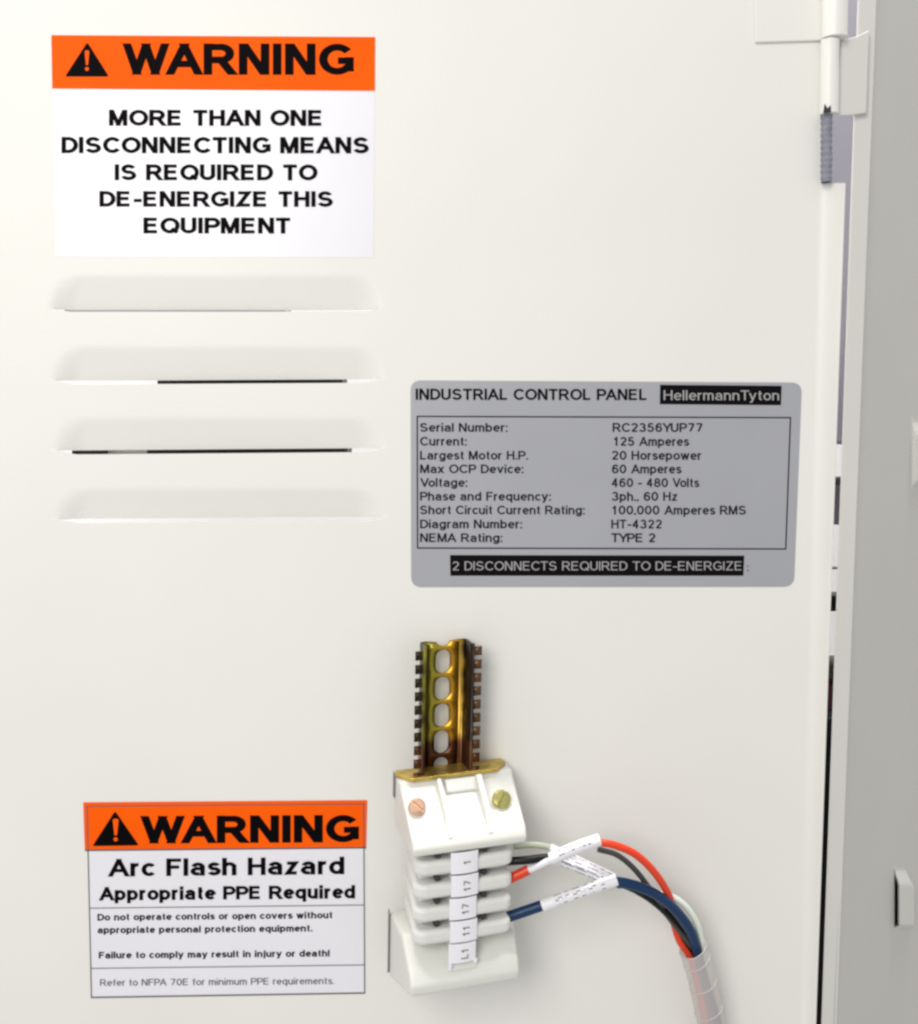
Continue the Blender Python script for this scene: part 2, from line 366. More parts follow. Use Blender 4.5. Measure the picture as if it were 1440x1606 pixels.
# edge flange turned towards the viewer, below the hinge cut-out
def fl(y): return 1334.6-0.0352*y
prof = []
N = 9
for yy in (287, 1900):
    A = at(dline(yy)-3, yy, 0.0); B = at(fl(yy)-1.5, yy, -0.0060)
    lp = []
    ctrl = at(dline(yy)+8.5, yy, -0.0002)
    for k in range(N+1):
        t = k/N; lp.append(A*(1-t)**2+ctrl*2*t*(1-t)+B*t*t)
    lp.append(at(fl(yy)+0.5, yy, -0.0066)); lp.append(at(fl(yy)+2.0, yy, -0.0063))
    lp.append(B+Vector((0.0013, 0.002, 0))); lp.append(ctrl+Vector((0.0013, 0.0015, 0))); lp.append(A+Vector((0.0, 0.0012, 0)))
    prof.append(lp)
v, f = hexa(prof[0], prof[1])
mesh('edge_flange', v, f, PAINT, door, smooth=True, smang=50)

# ================================================================== HINGE
def boxpx(x0, y0, x1, y1, Y0, Y1, xl=None):
    f = [at(x0, y0, Y0), at(x1, y0, Y0), at(x1, y1, Y0), at(x0, y1, Y0)]
    return hexa(f, [p+Vector((0, Y1-Y0, 0)) for p in f])
def quadsolid(q, Y0, Y1):
    f = [at(x, y, Y0) for x, y in q]; return hexa(f, [p+Vector((0, Y1-Y0, 0)) for p in f])
v, f = quadsolid([(1181, -160), (1296, -160), (1289.5, 63), (1185, 66)], -0.0019, -0.0001)
hinge = mesh('hinge', v, f, PAINT, cabinet, bevel=0.0006)
v, f = quadsolid([(1319, 63), (1343, 57), (1363.5, 47), (1359.5, 177), (1331, 181), (1314, 181)], -0.0042, -0.0026)
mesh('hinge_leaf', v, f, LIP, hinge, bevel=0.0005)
def cyl(p0, p1, r, n=28, squash=1.0, prof=None):
    (vv, ff), fr = tube([p0, p1], r, n=n, sub=1); return vv, ff
v, f = cyl(at(1312, -150, -0.0058), at(1308.5, 61, -0.0058), 0.0060)
mesh('hinge_knuckle', v, f, PAINT, hinge, bevel=0.0004, angle=60)
v, f = cyl(at(1302, 63, -0.0050), at(1300, 180, -0.0050), 0.0045)
mesh('hinge_knuckle', v, f, PAINT, hinge, bevel=0.0004, angle=60)
v, f = quadsolid([(1308, 68), (1324, 64), (1319, 108), (1308, 112)], -0.0026, -0.0010)
mesh('hinge_strap', v, f, PAINT, hinge, bevel=0.0003)
# notch with the pin showing in the lower knuckle
v, f = quadsolid([(1294, 163), (1298, 170), (1303, 165), (1303.5, 176), (1292, 177)], -0.0099, -0.0090)
mesh('pin_notch', v, f, DARKM, hinge)
p = at(1267, 60.5, -0.0019)
(vv, ff), _ = tube([p+Vector((0, 0.001, 0)), p+Vector((0, -0.0007, 0))], 0.0012, n=16, sub=1)
mesh('rivet', vv, ff, DARKM, hinge)
# ribbed spring on the pin
pts = []; P0 = at(1296.5, 181, -0.0045); P1 = at(1296, 286, -0.0045); nr = 11
n = 24; V = []; Fc = []; rings = []
for i in range(nr*6+1):
    t = i/(nr*6); ph = (i % 6)/6
    r = 0.00262+0.00018*math.sin(2*math.pi*ph)
    rings.append((P0.lerp(P1, t), r))
for i, (c, r) in enumerate(rings):
    for k in range(n): a = 2*math.pi*k/n; V.append(c+Vector((math.cos(a)*r, math.sin(a)*r, 0)))
for i in range(len(rings)-1):
    for k in range(n): Fc.append((i*n+k, i*n+(k+1) % n, (i+1)*n+(k+1) % n, (i+1)*n+k))
mesh('spring', V, Fc, PIN, hinge, smooth=True, smang=70)

# ================================================================== ENCLOSURE FRAME AND SIDE
def lipL(y): return 1346.6-0.0356*y
def lipR(y): return 1375.0-0.0386*y
q = [(lipL(-420), -420), (lipR(-420), -420), (lipR(1900), 1900), (lipL(1900), 1900)]
v, f = quadsolid(q, -0.0006, 0.0008)
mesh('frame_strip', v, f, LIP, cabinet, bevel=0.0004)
ang = R(38); nS = Vector((math.sin(ang), -math.cos(ang), 0)).normalized(); PS = at(lipR(803)-4, 803, 0.0012)
def sp_(x, y, h=0.0): return on_plane(x, y, PS, nS)+nS*h
HV = [(1398, 1358, 1434, 1459), (1424, 655, 1466, 766)]
def edge0(y): return lipR(y)-5
V = []; Fc = []
def q4(a, b, c, d):
    k = len(V); V.extend([a, b, c, d]); Fc.append((k, k+3, k+2, k+1))
ysp = [-420, 655, 766, 1358, 1459, 1900]
holes = {1: (1424, 1466), 3: (1398, 1434)}
for i in range(5):
    ya, yb = ysp[i], ysp[i+1]
    if i in holes:
        ha, hb = holes[i]
        q4(sp_(edge0(ya), ya), sp_(ha, ya), sp_(ha, yb), sp_(edge0(yb), yb)); q4(sp_(hb, ya), sp_(1640, ya), sp_(1640, yb), sp_(hb, yb))
    else: q4(sp_(edge0(ya), ya), sp_(1640, ya), sp_(1640, yb), sp_(edge0(yb), yb))
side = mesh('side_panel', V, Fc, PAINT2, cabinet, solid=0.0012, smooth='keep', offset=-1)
for hi, (x0, y0, x1, y1) in enumerate(HV):
    NX, NY = 36, 70; V = []; Fc = []
    xc = x0+(5 if hi == 0 else 7)      # the cut edge
    hh = 0.0028 if hi == 0 else 0.0026
    for j in range(NY+1):
        y = y0+(y1-y0)*j/NY
        for i in range(NX+1):
            if i <= 4: x = x0+(xc-x0)*i/4; h = 0
            else:
                x = xc+(x1-xc)*(i-5)/(NX-5)
                t = (i-5)/(NX-5)
                ey = sst(0.02, 0.30, j/NY)*(1-sst(0.88, 0.97, j/NY))
                # the upper outer corner is chamfered
                lim = 0.90-0.38*max(0, 1-j/NY/0.32)
                h = hh*ey*(1-sst(lim-0.14, lim, t))
            V.append(sp_(x, y, h))
    for j in range(NY):
        for i in range(NX):
            if i == 4:
                jj = (j+0.5)/NY
                ey = sst(0.02, 0.30, jj)*(1-sst(0.88, 0.97, jj))
                if ey > 0.02 and hi == 0: continue
            k = j*(NX+1)+i; Fc.append((k, k+NX+1, k+NX+2, k+1))
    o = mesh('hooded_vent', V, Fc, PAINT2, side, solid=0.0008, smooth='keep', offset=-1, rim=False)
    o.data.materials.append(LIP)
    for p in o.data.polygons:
        if max((V[q]-PS).dot(nS) for q in p.vertices) > 0.0003: p.material_index = 1  # raised faces take the paler coat: light on the hood put into colour
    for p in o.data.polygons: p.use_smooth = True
# black slab added behind the vents so that the slot reads dark
a = sp_(1396, 600, -0.004); b = sp_(1640, 600, -0.004); c = sp_(1640, 1900, -0.004); d = sp_(1378, 1900, -0.004)
v, f = hexa([a, b, c, d], [x-nS*0.008 for x in (a, b, c, d)])
o = mesh('vent_dark_backing', v, f, BLACKB); tag(o, 'black slab added behind the hooded vents of the side panel to darken the slot', 'duct')

# ================================================================== THINGS SEEN THROUGH THE GAPS
def bbox(name, x0, y0, x1, y1, Y0, Y1, material, label, cat, bevel=0.002, rot=0):
    f0 = [at(x0, y0, Y0), at(x1, y0, Y0), at(x1, y1, Y0), at(x0, y1, Y0)]
    v, f = hexa(f0, [p+Vector((0, Y1-Y0, 0)) for p in f0])
    o = mesh(name, v, f, material, bevel=bevel); return tag(o, label, cat)
wall = mesh('back_wall', *hexa([at(-500, -700, 0.40), at(2100, -700, 0.40), at(2100, 2300, 0.40), at(-500, 2300, 0.40)],
                               [at(-500, -700, 0.40)+Vector((0, .02, 0)), at(2100, -700, 0.40)+Vector((0, .02, 0)), at(2100, 2300, 0.40)+Vector((0, .02, 0)), at(-500, 2300, 0.40)+Vector((0, .02, 0))]), WHITEB)
wall['kind'] = 'structure'
bbox('locker', 1262, -500, 1400, 697, 0.14, 0.19, LILAC, 'lilac grey locker seen through the upper door gap and beside the hinge', 'locker')
bbox('metal_bracket', 1285, 752, 1345, 823, 0.12, 0.13, MAUVE, 'mauve grey bracket seen through the middle of the door gap', 'bracket', 0.001)
bbox('cable_clip', 1285, 748, 1345, 761, 0.105, 0.112, BROWN, 'small dark clip just above the mauve bracket in the gap', 'clip', 0.001)
o = bbox('loose_strap', 1298, 889, 1316, 893, 0.10, 0.103, MAUVE, 'thin grey strap crossing the bright part of the door gap', 'strap', 0.0004)
bbox('black_connector', 1280, 934, 1330, 959, 0.10, 0.115, BLACKB, 'short black connector in the bright part of the door gap', 'connector', 0.0008)
bbox('brown_cover', 1270, 1034, 1335, 1071, 0.125, 0.14, BROWN, 'dark brown cover seen through the door gap above the maroon cloth', 'cover', 0.004)
bbox('maroon_cloth', 1262, 1068, 1335, 1135, 0.13, 0.16, MAROON, 'maroon cloth seen through the door gap below the brown cover', 'cloth', 0.004)
bbox('black_cabinet', 1225, 1126, 1345, 1980, 0.11, 0.16, BLACKB, 'black cabinet filling the lower half of the door gap', 'cabinet')
bbox('power_supply', 246, 566, 537, 640, 0.02, 0.05, BLACKB, 'black power supply showing as dark line through the second louvre', 'power supply', 0.001)
bbox('wiring_box', 231, 672, 545, 740, 0.02, 0.05, BLACKB, 'black box showing as long dark line through the third louvre', 'box', 0.001)
bbox('relay', 112, 674, 160, 738, 0.02, 0.04, BLACKB, 'small black relay showing at the left end of the third louvre', 'relay', 0.001)
bbox('terminal_cover', 160, 674, 232, 738, 0.030, 0.05, LIP, 'pale cover between the two dark stretches of the third louvre', 'cover', 0.001)
bbox('grey_duct', 100, 440, 447, 520, 0.025, 0.05, LILAC, 'grey duct showing as faint line through the top louvre', 'duct', 0.001)

# ================================================================== LABELS
s1 = thing('warning_label', 'large white warning label with orange header at top left about disconnecting means', 'label', at(335, 230, 0))
sheet('backing', [(81.5, 55), (588.5, 58), (586, 404), (88, 402)], -0.00015, VINYL, s1)
sheet('header_band', [(80.5, 55), (588.5, 58), (588, 142.5), (82, 139)], -0.00028, ORANGE, s1)
lettering(s1, 'WARNING', 192, 555, 68, 117, INK, 0.225, 0.001)
def triangle(par, xa, ya, xb, yb, xt, yt, rr, exc):
    pts = []
    q = [Vector((xa, ya)), Vector((xt, yt)), Vector((xb, yb))]
    for i in range(3):
        p = q[i]; a = (q[i-1]-p).normalized(); b = (q[(i+1) % 3]-p).normalized()
        for k in range(5):
            t = k/4; A = p+a*rr; B = p+b*rr; pts.append(A*(1-t)**2+p*2*t*(1-t)+B*t*t)
    mesh('alert_symbol', [at(x, y, -0.0004) for x, y in pts], [tuple(range(len(pts)))], INK, par, smooth='keep')
    cx, y0, y1, wt, wb, rd = exc
    bar = [(cx-wt, y0+2), (cx-wt*.5, y0), (cx+wt*.5, y0), (cx+wt, y0+2), (cx+wb, y1), (cx-wb, y1)]
    mesh('exclamation_bar', [at(x, y, -0.00052) for x, y in bar], [tuple(range(6))], ORANGE, par, smooth='keep')
    dot = [(cx+rd*math.cos(a*math.pi/6), y1+rd+3+rd*math.sin(a*math.pi/6)) for a in range(12)]
    mesh('exclamation_dot', [at(x, y, -0.00052) for x, y in dot], [tuple(range(12))], ORANGE, par, smooth='keep')
triangle(s1, 102, 120, 171, 120, 137, 66, 4, (136.5, 79, 102, 3.6, 1.6, 3.1))
for t, a, b, y0, y1 in (('MORE THAN ONE', 171, 504, 172, 197), ('DISCONNECTING MEANS', 96.5, 578.5, 214.5, 240), ('IS REQUIRED TO', 180, 498, 257.5, 282.5),
                        ('DE-ENERGIZE THIS', 156, 522, 299.5, 324), ('EQUIPMENT', 225, 455, 341, 366)):
    lettering(s1, t, a, b, y0, y1, INK, 0.22, 0.001)

s2 = thing('warning_label', 'smaller white warning label with orange header at bottom left about arc flash hazard', 'label', at(355, 1410, 0))
sheet('backing', [(136, 1260), (573, 1257), (572.5, 1558), (143, 1566)], -0.00015, VINYL, s2)
sheet('header_band', [(130.5, 1258.5), (576, 1255), (574.5, 1329), (133, 1333.5)], -0.00028, ORANGE, s2)
frame_lines(s2, [(136.5, 1264.5, 570.5, 1261)], 1.4, -0.0004, INKG)
frame_lines(s2, [(136.5, 1264, 143.5, 1565), (570.5, 1261, 572, 1558)], 1.6, -0.0004, INKG)
frame_lines(s2, [(143, 1564.5, 572.5, 1557.5)], 2.2, -0.0004, INKG)
frame_lines(s2, [(133.5, 1333.8, 574.5, 1329.6)], 2.4, -0.0004, INKG)
frame_lines(s2, [(140, 1424.5, 571, 1419.5), (142, 1519, 572, 1513.5)], 1.3, -0.0004, INKG)
lettering(s2, 'WARNING', 220, 563, 1280, 1323, INK, 0.235, -0.006)
triangle(s2, 145, 1327, 218, 1326, 180.5, 1272, 4, (181.5, 1284, 1310, 4.6, 2.0, 3.3))
lettering(s2, 'Arc Flash Hazard', 169, 540, 1347.5, 1375, INK, 0.205, -0.0105)
lettering(s2, 'Appropriate PPE Required', 155, 557, 1391.5, 1412.5, INK, 0.23, -0.0085)
lettering(s2, 'Do not operate controls or open covers without', 153, 521, 1433.5, 1444, INKS, 0.20, -0.010)
lettering(s2, 'appropriate personal protection equipment.', 153, 490, 1453.5, 1464, INKS, 0.20, -0.009)
lettering(s2, 'Failure to comply may result in injury or death!', 155, 517, 1493, 1503.5, INKS, 0.20, -0.009)
lettering(s2, 'Refer to NFPA 70E for minimum PPE requirements.', 157, 524, 1536, 1546.5, INKG, 0.13, -0.008)

s3 = thing('rating_plate', 'silver grey rating label with rounded corners and a boxed table of ratings', 'label', at(948, 760, 0))
sheet('backing', [(644, 596.5), (1258, 600), (1245.5, 920.5), (645, 921)], -0.00016, PLATE, s3, round_px=17)
frame_lines(s3, [(654, 653, 1240.5, 655), (654.5, 859.5, 1233, 861)], 2.0, -0.0003, INKS)
frame_lines(s3, [(654.5, 652, 655, 860), (1240, 654, 1232.5, 861)], 2.0, -0.0003, INKS)
lettering(s3, 'INDUSTRIAL CONTROL PANEL', 652, 1014, 609.5, 627, INK, 0.185, 0.0015)
sheet('name_box', [(1035.5, 603.5), (1226, 605), (1225, 635.5), (1035, 634)], -0.00028, BLACKP, s3)
lettering(s3, 'HellermannTyton', 1041, 1222, 612, 627.5, PLATEINK, 0.125, 0.002, Y=-0.00042)
sheet('notice_box', [(706, 870.5), (1167.5, 871.5), (1166, 903), (706.5, 903)], -0.00028, BLACKP, s3)
lettering(s3, '2 DISCONNECTS REQUIRED TO DE-ENERGIZE', 710, 1163, 880.5, 894.5, PLATEINK, 0.115, 0.0, Y=-0.00042)
lettering(s3, ';', 1171.5, 1174.5, 884, 895, INKG, 0.16, 0.0)
rowsT = [('Serial Number:', 796, 'RC2356YUP77', 961, 1102, 677), ('Current:', 732, '125 Amperes', 963, 1081, 698.8), ('Largest Motor H.P.', 828, '20 Horsepower', 960, 1100, 720.7),
         ('Max OCP Device:', 821, '60 Amperes', 960, 1069, 742), ('Voltage:', 733, '460 - 480 Volts', 959.5, 1097, 763.5), ('Phase and Frequency:', 864, '3ph., 60 Hz', 959.5, 1063, 785),
         ('Short Circuit Current Rating:', 917, '100,000 Amperes RMS', 960.5, 1170, 806.5), ('Diagram Number:', 819, 'HT-4322', 959, 1038, 828.5), ('NEMA Rating:', 788, 'TYPE 2', 959, 1028, 850)]
for a, xe, b, x0, x1, y in rowsT:
    lettering(s3, a, 659, xe, y-13.6, y, INKS, 0.165, 0.001)
    lettering(s3, b, x0, x1, y-13.6, y+0.4, INKS, 0.165, 0.001)

# ================================================================== RAIL AND TERMINAL BLOCKS (own frame: u right, v down, w out; mm)
TH = R(12.5)
Uv = Vector((math.cos(TH), math.sin(TH), 0.034)); Vv = Vector((-0.020, 0, -1)); Wv = Vector((math.sin(TH), -math.cos(TH), 0))
O = at(695, 1004, -0.0062)
def L(u, v, w): return O + (Uv*u + Vv*v + Wv*w)*0.001
def vfor(py, w, u=0):
    a, b = -60, 260
    for _ in range(40):
        mid = (a+b)/2
        if proj(L(u, mid, w))[1] < py: a = mid
        else: b = mid
    return a
def ufor(px, v, w):
    a, b = -120, 120
    for _ in range(40):
        mid = (a+b)/2
        if proj(L(mid, v, w))[0] < px: a = mid
        else: b = mid
    return a
# --- rail
VEND = vfor(1440, 0)
rail = thing('mounting_rail', 'yellow zinc slotted steel mounting rail with toothed edges above the terminal blocks', 'rail', L(0, 0, 0))
V = []; Fc = []
def addq(*p):
    k = len(V); V.extend(p); Fc.append(tuple(range(k, k+len(p))))
HW, FWD, RD = 11.6, 16.6, 13.0
pitch = 13.75; hw_, hh_ = 3.7, 5.9
c0 = vfor(1037, 0) - pitch
nc = int((VEND-c0)/pitch)+1
def obround(cx, cy):
    pts = []
    for k in range(32):
        a = 2*math.pi*k/32; r = hw_
        pts.append((cx+math.cos(a)*r, cy+(hh_-r)*(1 if math.sin(a) >= 0 else -1)+math.sin(a)*r))
    return pts
def rectpt(cx, cy, k):
    a = 2*math.pi*k/32; ca, sa = math.cos(a), math.sin(a); hx, hy = 8.2, pitch/2
    s = 1/max(abs(ca), abs(sa)); return (cx+ca*s*hx, cy+sa*s*hy)
for i in range(nc+1):
    cy = c0+i*pitch; inn = obround(0, cy)
    for k in range(32):
        k2 = (k+1) % 32
        p = [inn[k], inn[k2], rectpt(0, cy, k2), rectpt(0, cy, k)]
        if max(q[1] for q in p) < -1.0: continue
        p = [(a, max(b, -0.0 + (0.6 if abs(a) < 4.4 else 0))) for a, b in p]
        # corner snap so that the ring meets the strips beside it
        addq(*[L(a, b, 0) for a, b in p])
v0, v1 = 0.0, c0+nc*pitch+pitch/2
# strips beside the holes, rounded shoulders, side walls
def strip(prof, v0, v1, n=1):
    for s in range(n):
        a = v0+(v1-v0)*s/n; b = v0+(v1-v0)*(s+1)/n
        for i in range(len(prof)-1):
            (ua, wa), (ub, wb) = prof[i], prof[i+1]
            addq(L(ua, a, wa), L(ub, a, wb), L(ub, b, wb), L(ua, b, wa))
def wallprof(sgn):
    p = [(sgn*8.2, 0), (sgn*(HW-2.0), 0)]
    for k in range(1, 6):
        a = k/5*math.pi/2; p.append((sgn*(HW-2.0+2.0*math.sin(a)), 2.0-2.0*math.cos(a)))
    p.append((sgn*HW, RD-1))
    for k in range(1, 4):
        a = k/3*math.pi/2; p.append((sgn*(HW+1.0-math.cos(a)), RD-1+math.sin(a)))
    p.append((sgn*(HW+1.4), RD))
    return p
for sgn in (-1, 1):
    strip(wallprof(sgn), v0, v1)
VT = 0.8 if True else 0
tp = 6.72
for sgn in (-1, 1):
    nt_ = int((v1-2.4)/tp)
    for i in range(nt_):
        a = 1.6+i*tp; b = a+4.4
        addq(L(sgn*(HW+1.4), a, RD), L(sgn*FWD, a, RD), L(sgn*FWD, b, RD), L(sgn*(HW+1.4), b, RD))
o = mesh('rail_channel', V, Fc, RAILM, rail, solid=0.0011, smooth='keep', offset=0)
bm = bmesh.new(); bm.from_mesh(o.data); bmesh.ops.remove_doubles(bm, verts=bm.verts, dist=0.00002); bmesh.ops.recalc_face_normals(bm, faces=bm.faces); bm.to_mesh(o.data); bm.free()
for p in o.data.polygons: p.use_smooth = True
o.data.set_sharp_from_angle(angle=R(35))

# --- end brackets
vp = vfor(1198.5, 0)               # top of the clamp plate
vB = vfor(1334, 43, 5)             # lower front edge of the upper bracket
def taper(uL, uR, uLf, uRf, w, w0, w1):
    t = (w-w0)/(w1-w0); return (uL+(uLf-uL)*t, uR+(uRf-uR)*t)
def bracket_solid(profile, tL):
    """profile: (v, w) loop; sides lean in towards the front"""
    a, b = [], []
    for v, w_ in profile:
        l, r = tL(w_, v); a.append(L(l, v, w_)); b.append(L(r, v, w_))
    return hexa(a, b)
br1 = thing('end_bracket', 'upper white nylon end bracket with two slotted screws under a brass coloured plate', 'end bracket', L(0, vp, 0))
uLb, uRb = ufor(619, vp+3, 2), ufor(800, vp+3, 8)
uLf, uRf = ufor(648, vB, 43), ufor(826, vB, 43)
tL1 = lambda w_, v: taper(uLb, uRb, uLf, uRf, w_, 2, 43)
v1s, w1s = vp+2.2, 14.5
v2s, w2s = vB-7.5, 41.5
prof1 = [(vp+1.8, 1), (vp+1.8, 13.5), (v1s+2, w1s+0.6), (v2s, w2s), (vB-3.5, 43.6), (vB, 43), (vB, 1)]
v, f = bracket_solid(prof1, tL1)
mesh('bracket_body', v, f, NYLON, br1, bevel=0.0019, seg=4, angle=22)
sd = Vector((v2s-v1s, w2s-w1s)).normalized()          # along the slope (v, w)
sn = Vector((-sd.y, sd.x))                            # outward (v, w)
def slope(u, s, h): return L(u, v1s+sd.x*s+sn.x*h, w1s+sd.y*s+sn.y*h)
SL = math.hypot(v2s-v1s, w2s-w1s)
for (ua, ub, uc, ud) in ((ufor(687, vp+8, 22), ufor(693, vp+8, 22), ufor(703, vB-6, 42), ufor(711, vB-6, 42)), (ufor(748, vp+8, 22), ufor(757, vp+8, 22), ufor(766, vB-6, 42), ufor(774, vB-6, 42))):
    a = [slope(ua, 2, -1), slope(ua, 3, 4.6), slope(uc, SL-8, 4.2), slope(uc, SL+1, -0.2), slope(uc, SL+1, -1)]
    b = [slope(ub, 2, -1), slope(ub, 3, 4.6), slope(ud, SL-8, 4.2), slope(ud, SL+1, -0.2), slope(ud, SL+1, -1)]
    v, f = hexa(a, b); mesh('stiffening_rib', v, f, NYLON, br1, bevel=0.0011, seg=3)
# raised back wall of the pocket between the ribs
ua, ub = ufor(700, vp+8, 20), ufor(750, vp+8, 20)
a = [slope(ua, 1, -1), slope(ua, 1, 0.6), slope(ua, 8, 0.6), slope(ua, 9, -0.6)]
b = [slope(ub, 1, -1), slope(ub, 1, 0.6), slope(ub, 8, 0.6), slope(ub, 9, -0.6)]
v, f = hexa(a, b); mesh('pocket_wall', v, f, NYLON, br1, bevel=0.0009, seg=3)
def screw(px, py, material, rot, parent, r=3.75):
    # centre on the slope
    s = 6.0
    for _ in range(30):
        u = ufor(px, v1s+sd.x*s, w1s+sd.y*s); y = proj(slope(u, s, 1.5))[1]; s += (py-y)*0.2
    nrm = (slope(0, s, 1)-slope(0, s, 0)).normalized(); ex = (slope(1, s, 0)-slope(0, s, 0)).normalized(); ey = nrm.cross(ex)
    tilt = (nrm*0.9+Vector((0, -1, 0))*0.5).normalized(); ex = (ex-tilt*ex.dot(tilt)).normalized(); ey = tilt.cross(ex); nrm = tilt
    c = slope(u, s, 0)
    parts = []
    # two halves of the head with a real slot between, on a base disc
    g = 0.55
    for sgn in (-1, 1):
        loops = []
        for (rr, h) in ((r, 0.6), (r, 2.2), (r*0.93, 3.1), (r*0.72, 3.7)):
            lp = []
            a0 = math.asin(g/rr)
            for k in range(15):
                a = a0+(math.pi-2*a0)*k/14
                x = math.cos(a)*rr; y = math.sin(a)*rr*sgn
                X = x*math.cos(rot)-y*math.sin(rot); Yy = x*math.sin(rot)+y*math.cos(rot)
                lp.append(c+(ex*X+ey*Yy+nrm*h)*0.001)
            loops.append(lp)
        n = 15; vv = [p for lp in loops for p in lp]; ff = [tuple(range(n)), tuple(range(len(vv)-1, len(vv)-n-1, -1))]
        for j in range(len(loops)-1):
            for k in range(n): ff.append((j*n+k, j*n+(k+1) % n, (j+1)*n+(k+1) % n, (j+1)*n+k))
        parts.append((vv, ff))
    (vv, ff), _ = tube([c-nrm*0.004, c+nrm*0.0012], r*0.00097, n=24, sub=1)
    parts.append((vv, ff))
    v, f = merge(*parts)
    return mesh('screw', v, f, material, parent, smooth=True, smang=30)
o = screw(653.5, 1264, COPPER, 2.3, br1, 4.2); o['label'] = 'copper coloured slotted screw'
o = screw(786, 1252, YSCREW, 0.95, br1, 4.6); o['label'] = 'yellow zinc slotted screw'
# clamp plate with clipped corners
def gp(px, w_): return (ufor(px, vp, w_), w_)
poly = [gp(620, 1), gp(785, 1), gp(793, 6), gp(792, 8.5), gp(780, 15.5), gp(645, 16), gp(621, 7)]
v, f = hexa([L(u, vp, w_) for u, w_ in poly], [L(u, vp+1.6, w_) for u, w_ in poly])
mesh('clamp_plate', v, f, BRASS, br1, bevel=0.0003, label='brass coloured clamp plate with clipped corners')
# thin dark strip standing in for shade on the bracket's back left edge
a = [L(uLb-0.6, vp+0.5, 1), L(uLb-0.6, vp+0.5, 4.5), L(uLb-0.6, vp+13, 4.5), L(uLb-0.6, vp+13, 1)]
v, f = hexa(a, [p+Uv*0.0004 for p in a]); mesh('edge_shade_strip', v, f, SHADEM, br1)

PT = 11.15
v4 = vB+4*PT
br2 = thing('end_bracket', 'lower white nylon end bracket closing the bottom of the terminal block stack', 'end bracket', L(0, v4, 0))
vb2 = vfor(1551, 44, 5)
vbk = vfor(1530, 3, -22)
uLb, uRb = ufor(611, v4+8, 2), ufor(790, v4+8, 2); uLf2, uRf2 = ufor(645, vb2, 44), ufor(815, vb2, 44)
tL2 = lambda w_, v: taper(uLb, uRb, uLf2, uRf2, w_, 2, 44)
prof2 = [(v4+0.3, 1), (v4+0.3, 26), (vb2-10, 41), (vb2-5, 44), (vb2, 43.6), (vb2+3.5, 30), (vbk, 3), (vbk, 1)]
v, f = bracket_solid(prof2, tL2); mesh('bracket_body', v, f, NYLON, br2, bevel=0.0017, seg=4, angle=18)
um = ufor(728, vb2-6, 42)
a = [L(um-6.5, v4+1, 20), L(um-6.5, v4+1, 36), L(um-6.5, vb2-9, 42.2), L(um-6.5, vb2-5, 40)]
b = [x+Uv*0.013 for x in a]; v, f = hexa(a, b); mesh('marker_seat', v, f, NYLON, br2, bevel=0.0008)
a = [L(uLb-0.6, v4-1, 1), L(uLb-0.6, v4-1, 4.0), L(uLb-0.6, vbk-3, 4.0), L(uLb-0.6, vbk-1, 1)]
v, f = hexa(a, [p+Uv*0.0004 for p in a]); mesh('edge_shade_strip', v, f, SHADEM, br2)  # dark strip in place of shade along the lower bracket's edge

# --- terminal blocks
bw0, bw1 = ufor(651, vB+PT, 40), ufor(805, vB+PT, 40)
uc = ufor(728, vB+PT, 40)
LAB = ['topmost white terminal block with the black and green wires, directly under the upper end bracket',
       'second white terminal block from the top, where the red wire enters',
       'third white terminal block from the top, next to the blue wire end',
       'lowest white terminal block, without wires, resting on the lower end bracket']
def make_block():
    vb = vB+PT; th = 7.0
    t = thing('terminal_block', LAB[0], 'terminal block', L(0, vB, 0), 'terminal blocks stacked on the rail')
    # barrier plate with rounded front corners
    lp = [(bw0+2.6, 1), (bw0+0.6, 30)]
    r = 6.5
    for k in range(9):
        a = math.pi-k/8*math.pi/2; lp.append((bw0+r+math.cos(a)*r, 34.6+math.sin(a)*r))
    lp.append((0.5*(bw0+bw1), 41.6))
    r = 4.0
    for k in range(9):
        a = math.pi/2-k/8*math.pi/2; lp.append((bw1-r+math.cos(a)*r, 37.0+math.sin(a)*r))
    lp.append((bw1, 1))
    v, f = hexa([L(u, vb-th, w_) for u, w_ in lp], [L(u, vb, w_) for u, w_ in lp])
    mesh('barrier_plate', v, f, NYLONW, t, bevel=0.0021, seg=4, angle=40)
    lp = [(vb-PT+0.02, 1), (vb-PT+0.02, 31), (vb-th-0.05, 33.5), (vb-th-0.05, 1)]
    v, f = hexa([L(bw0+3.2, a_, w_) for a_, w_ in lp], [L(bw1-1.2, a_, w_) for a_, w_ in lp])
    mesh('block_body', v, f, NYLONW, t, bevel=0.0012, angle=15)
    a = [(uc-6.2, 24), (uc-6.2, 40.4), (uc+6.2, 40.4), (uc+6.2, 24)]
    v, f = hexa([L(u, vb-PT+2.2, w_) for u, w_ in a], [L(u, vb-th+1.6, w_) for u, w_ in a])
    mesh('marker_holder', v, f, NYLONW, t, bevel=0.0006)
    for uu in (uc-12.5, uc+10.5):
        c = L(uu, vb-PT+2.3, 32)
        (vv, ff), _ = tube([c, c+Wv*0.0065], 0.0015, n=20, sub=1)
        mesh('terminal_screw', vv, ff, DARKM, t, bevel=0.0003)
    return t
blk = make_block()
for k in range(1, 4):
    c = blk.copy(); C.objects.link(c); c.location = Vector(blk.location)+Vv*0.001*PT*k; c['label'] = LAB[k]
    for ch in blk.children:
        d = ch.copy(); C.objects.link(d); d.parent = c

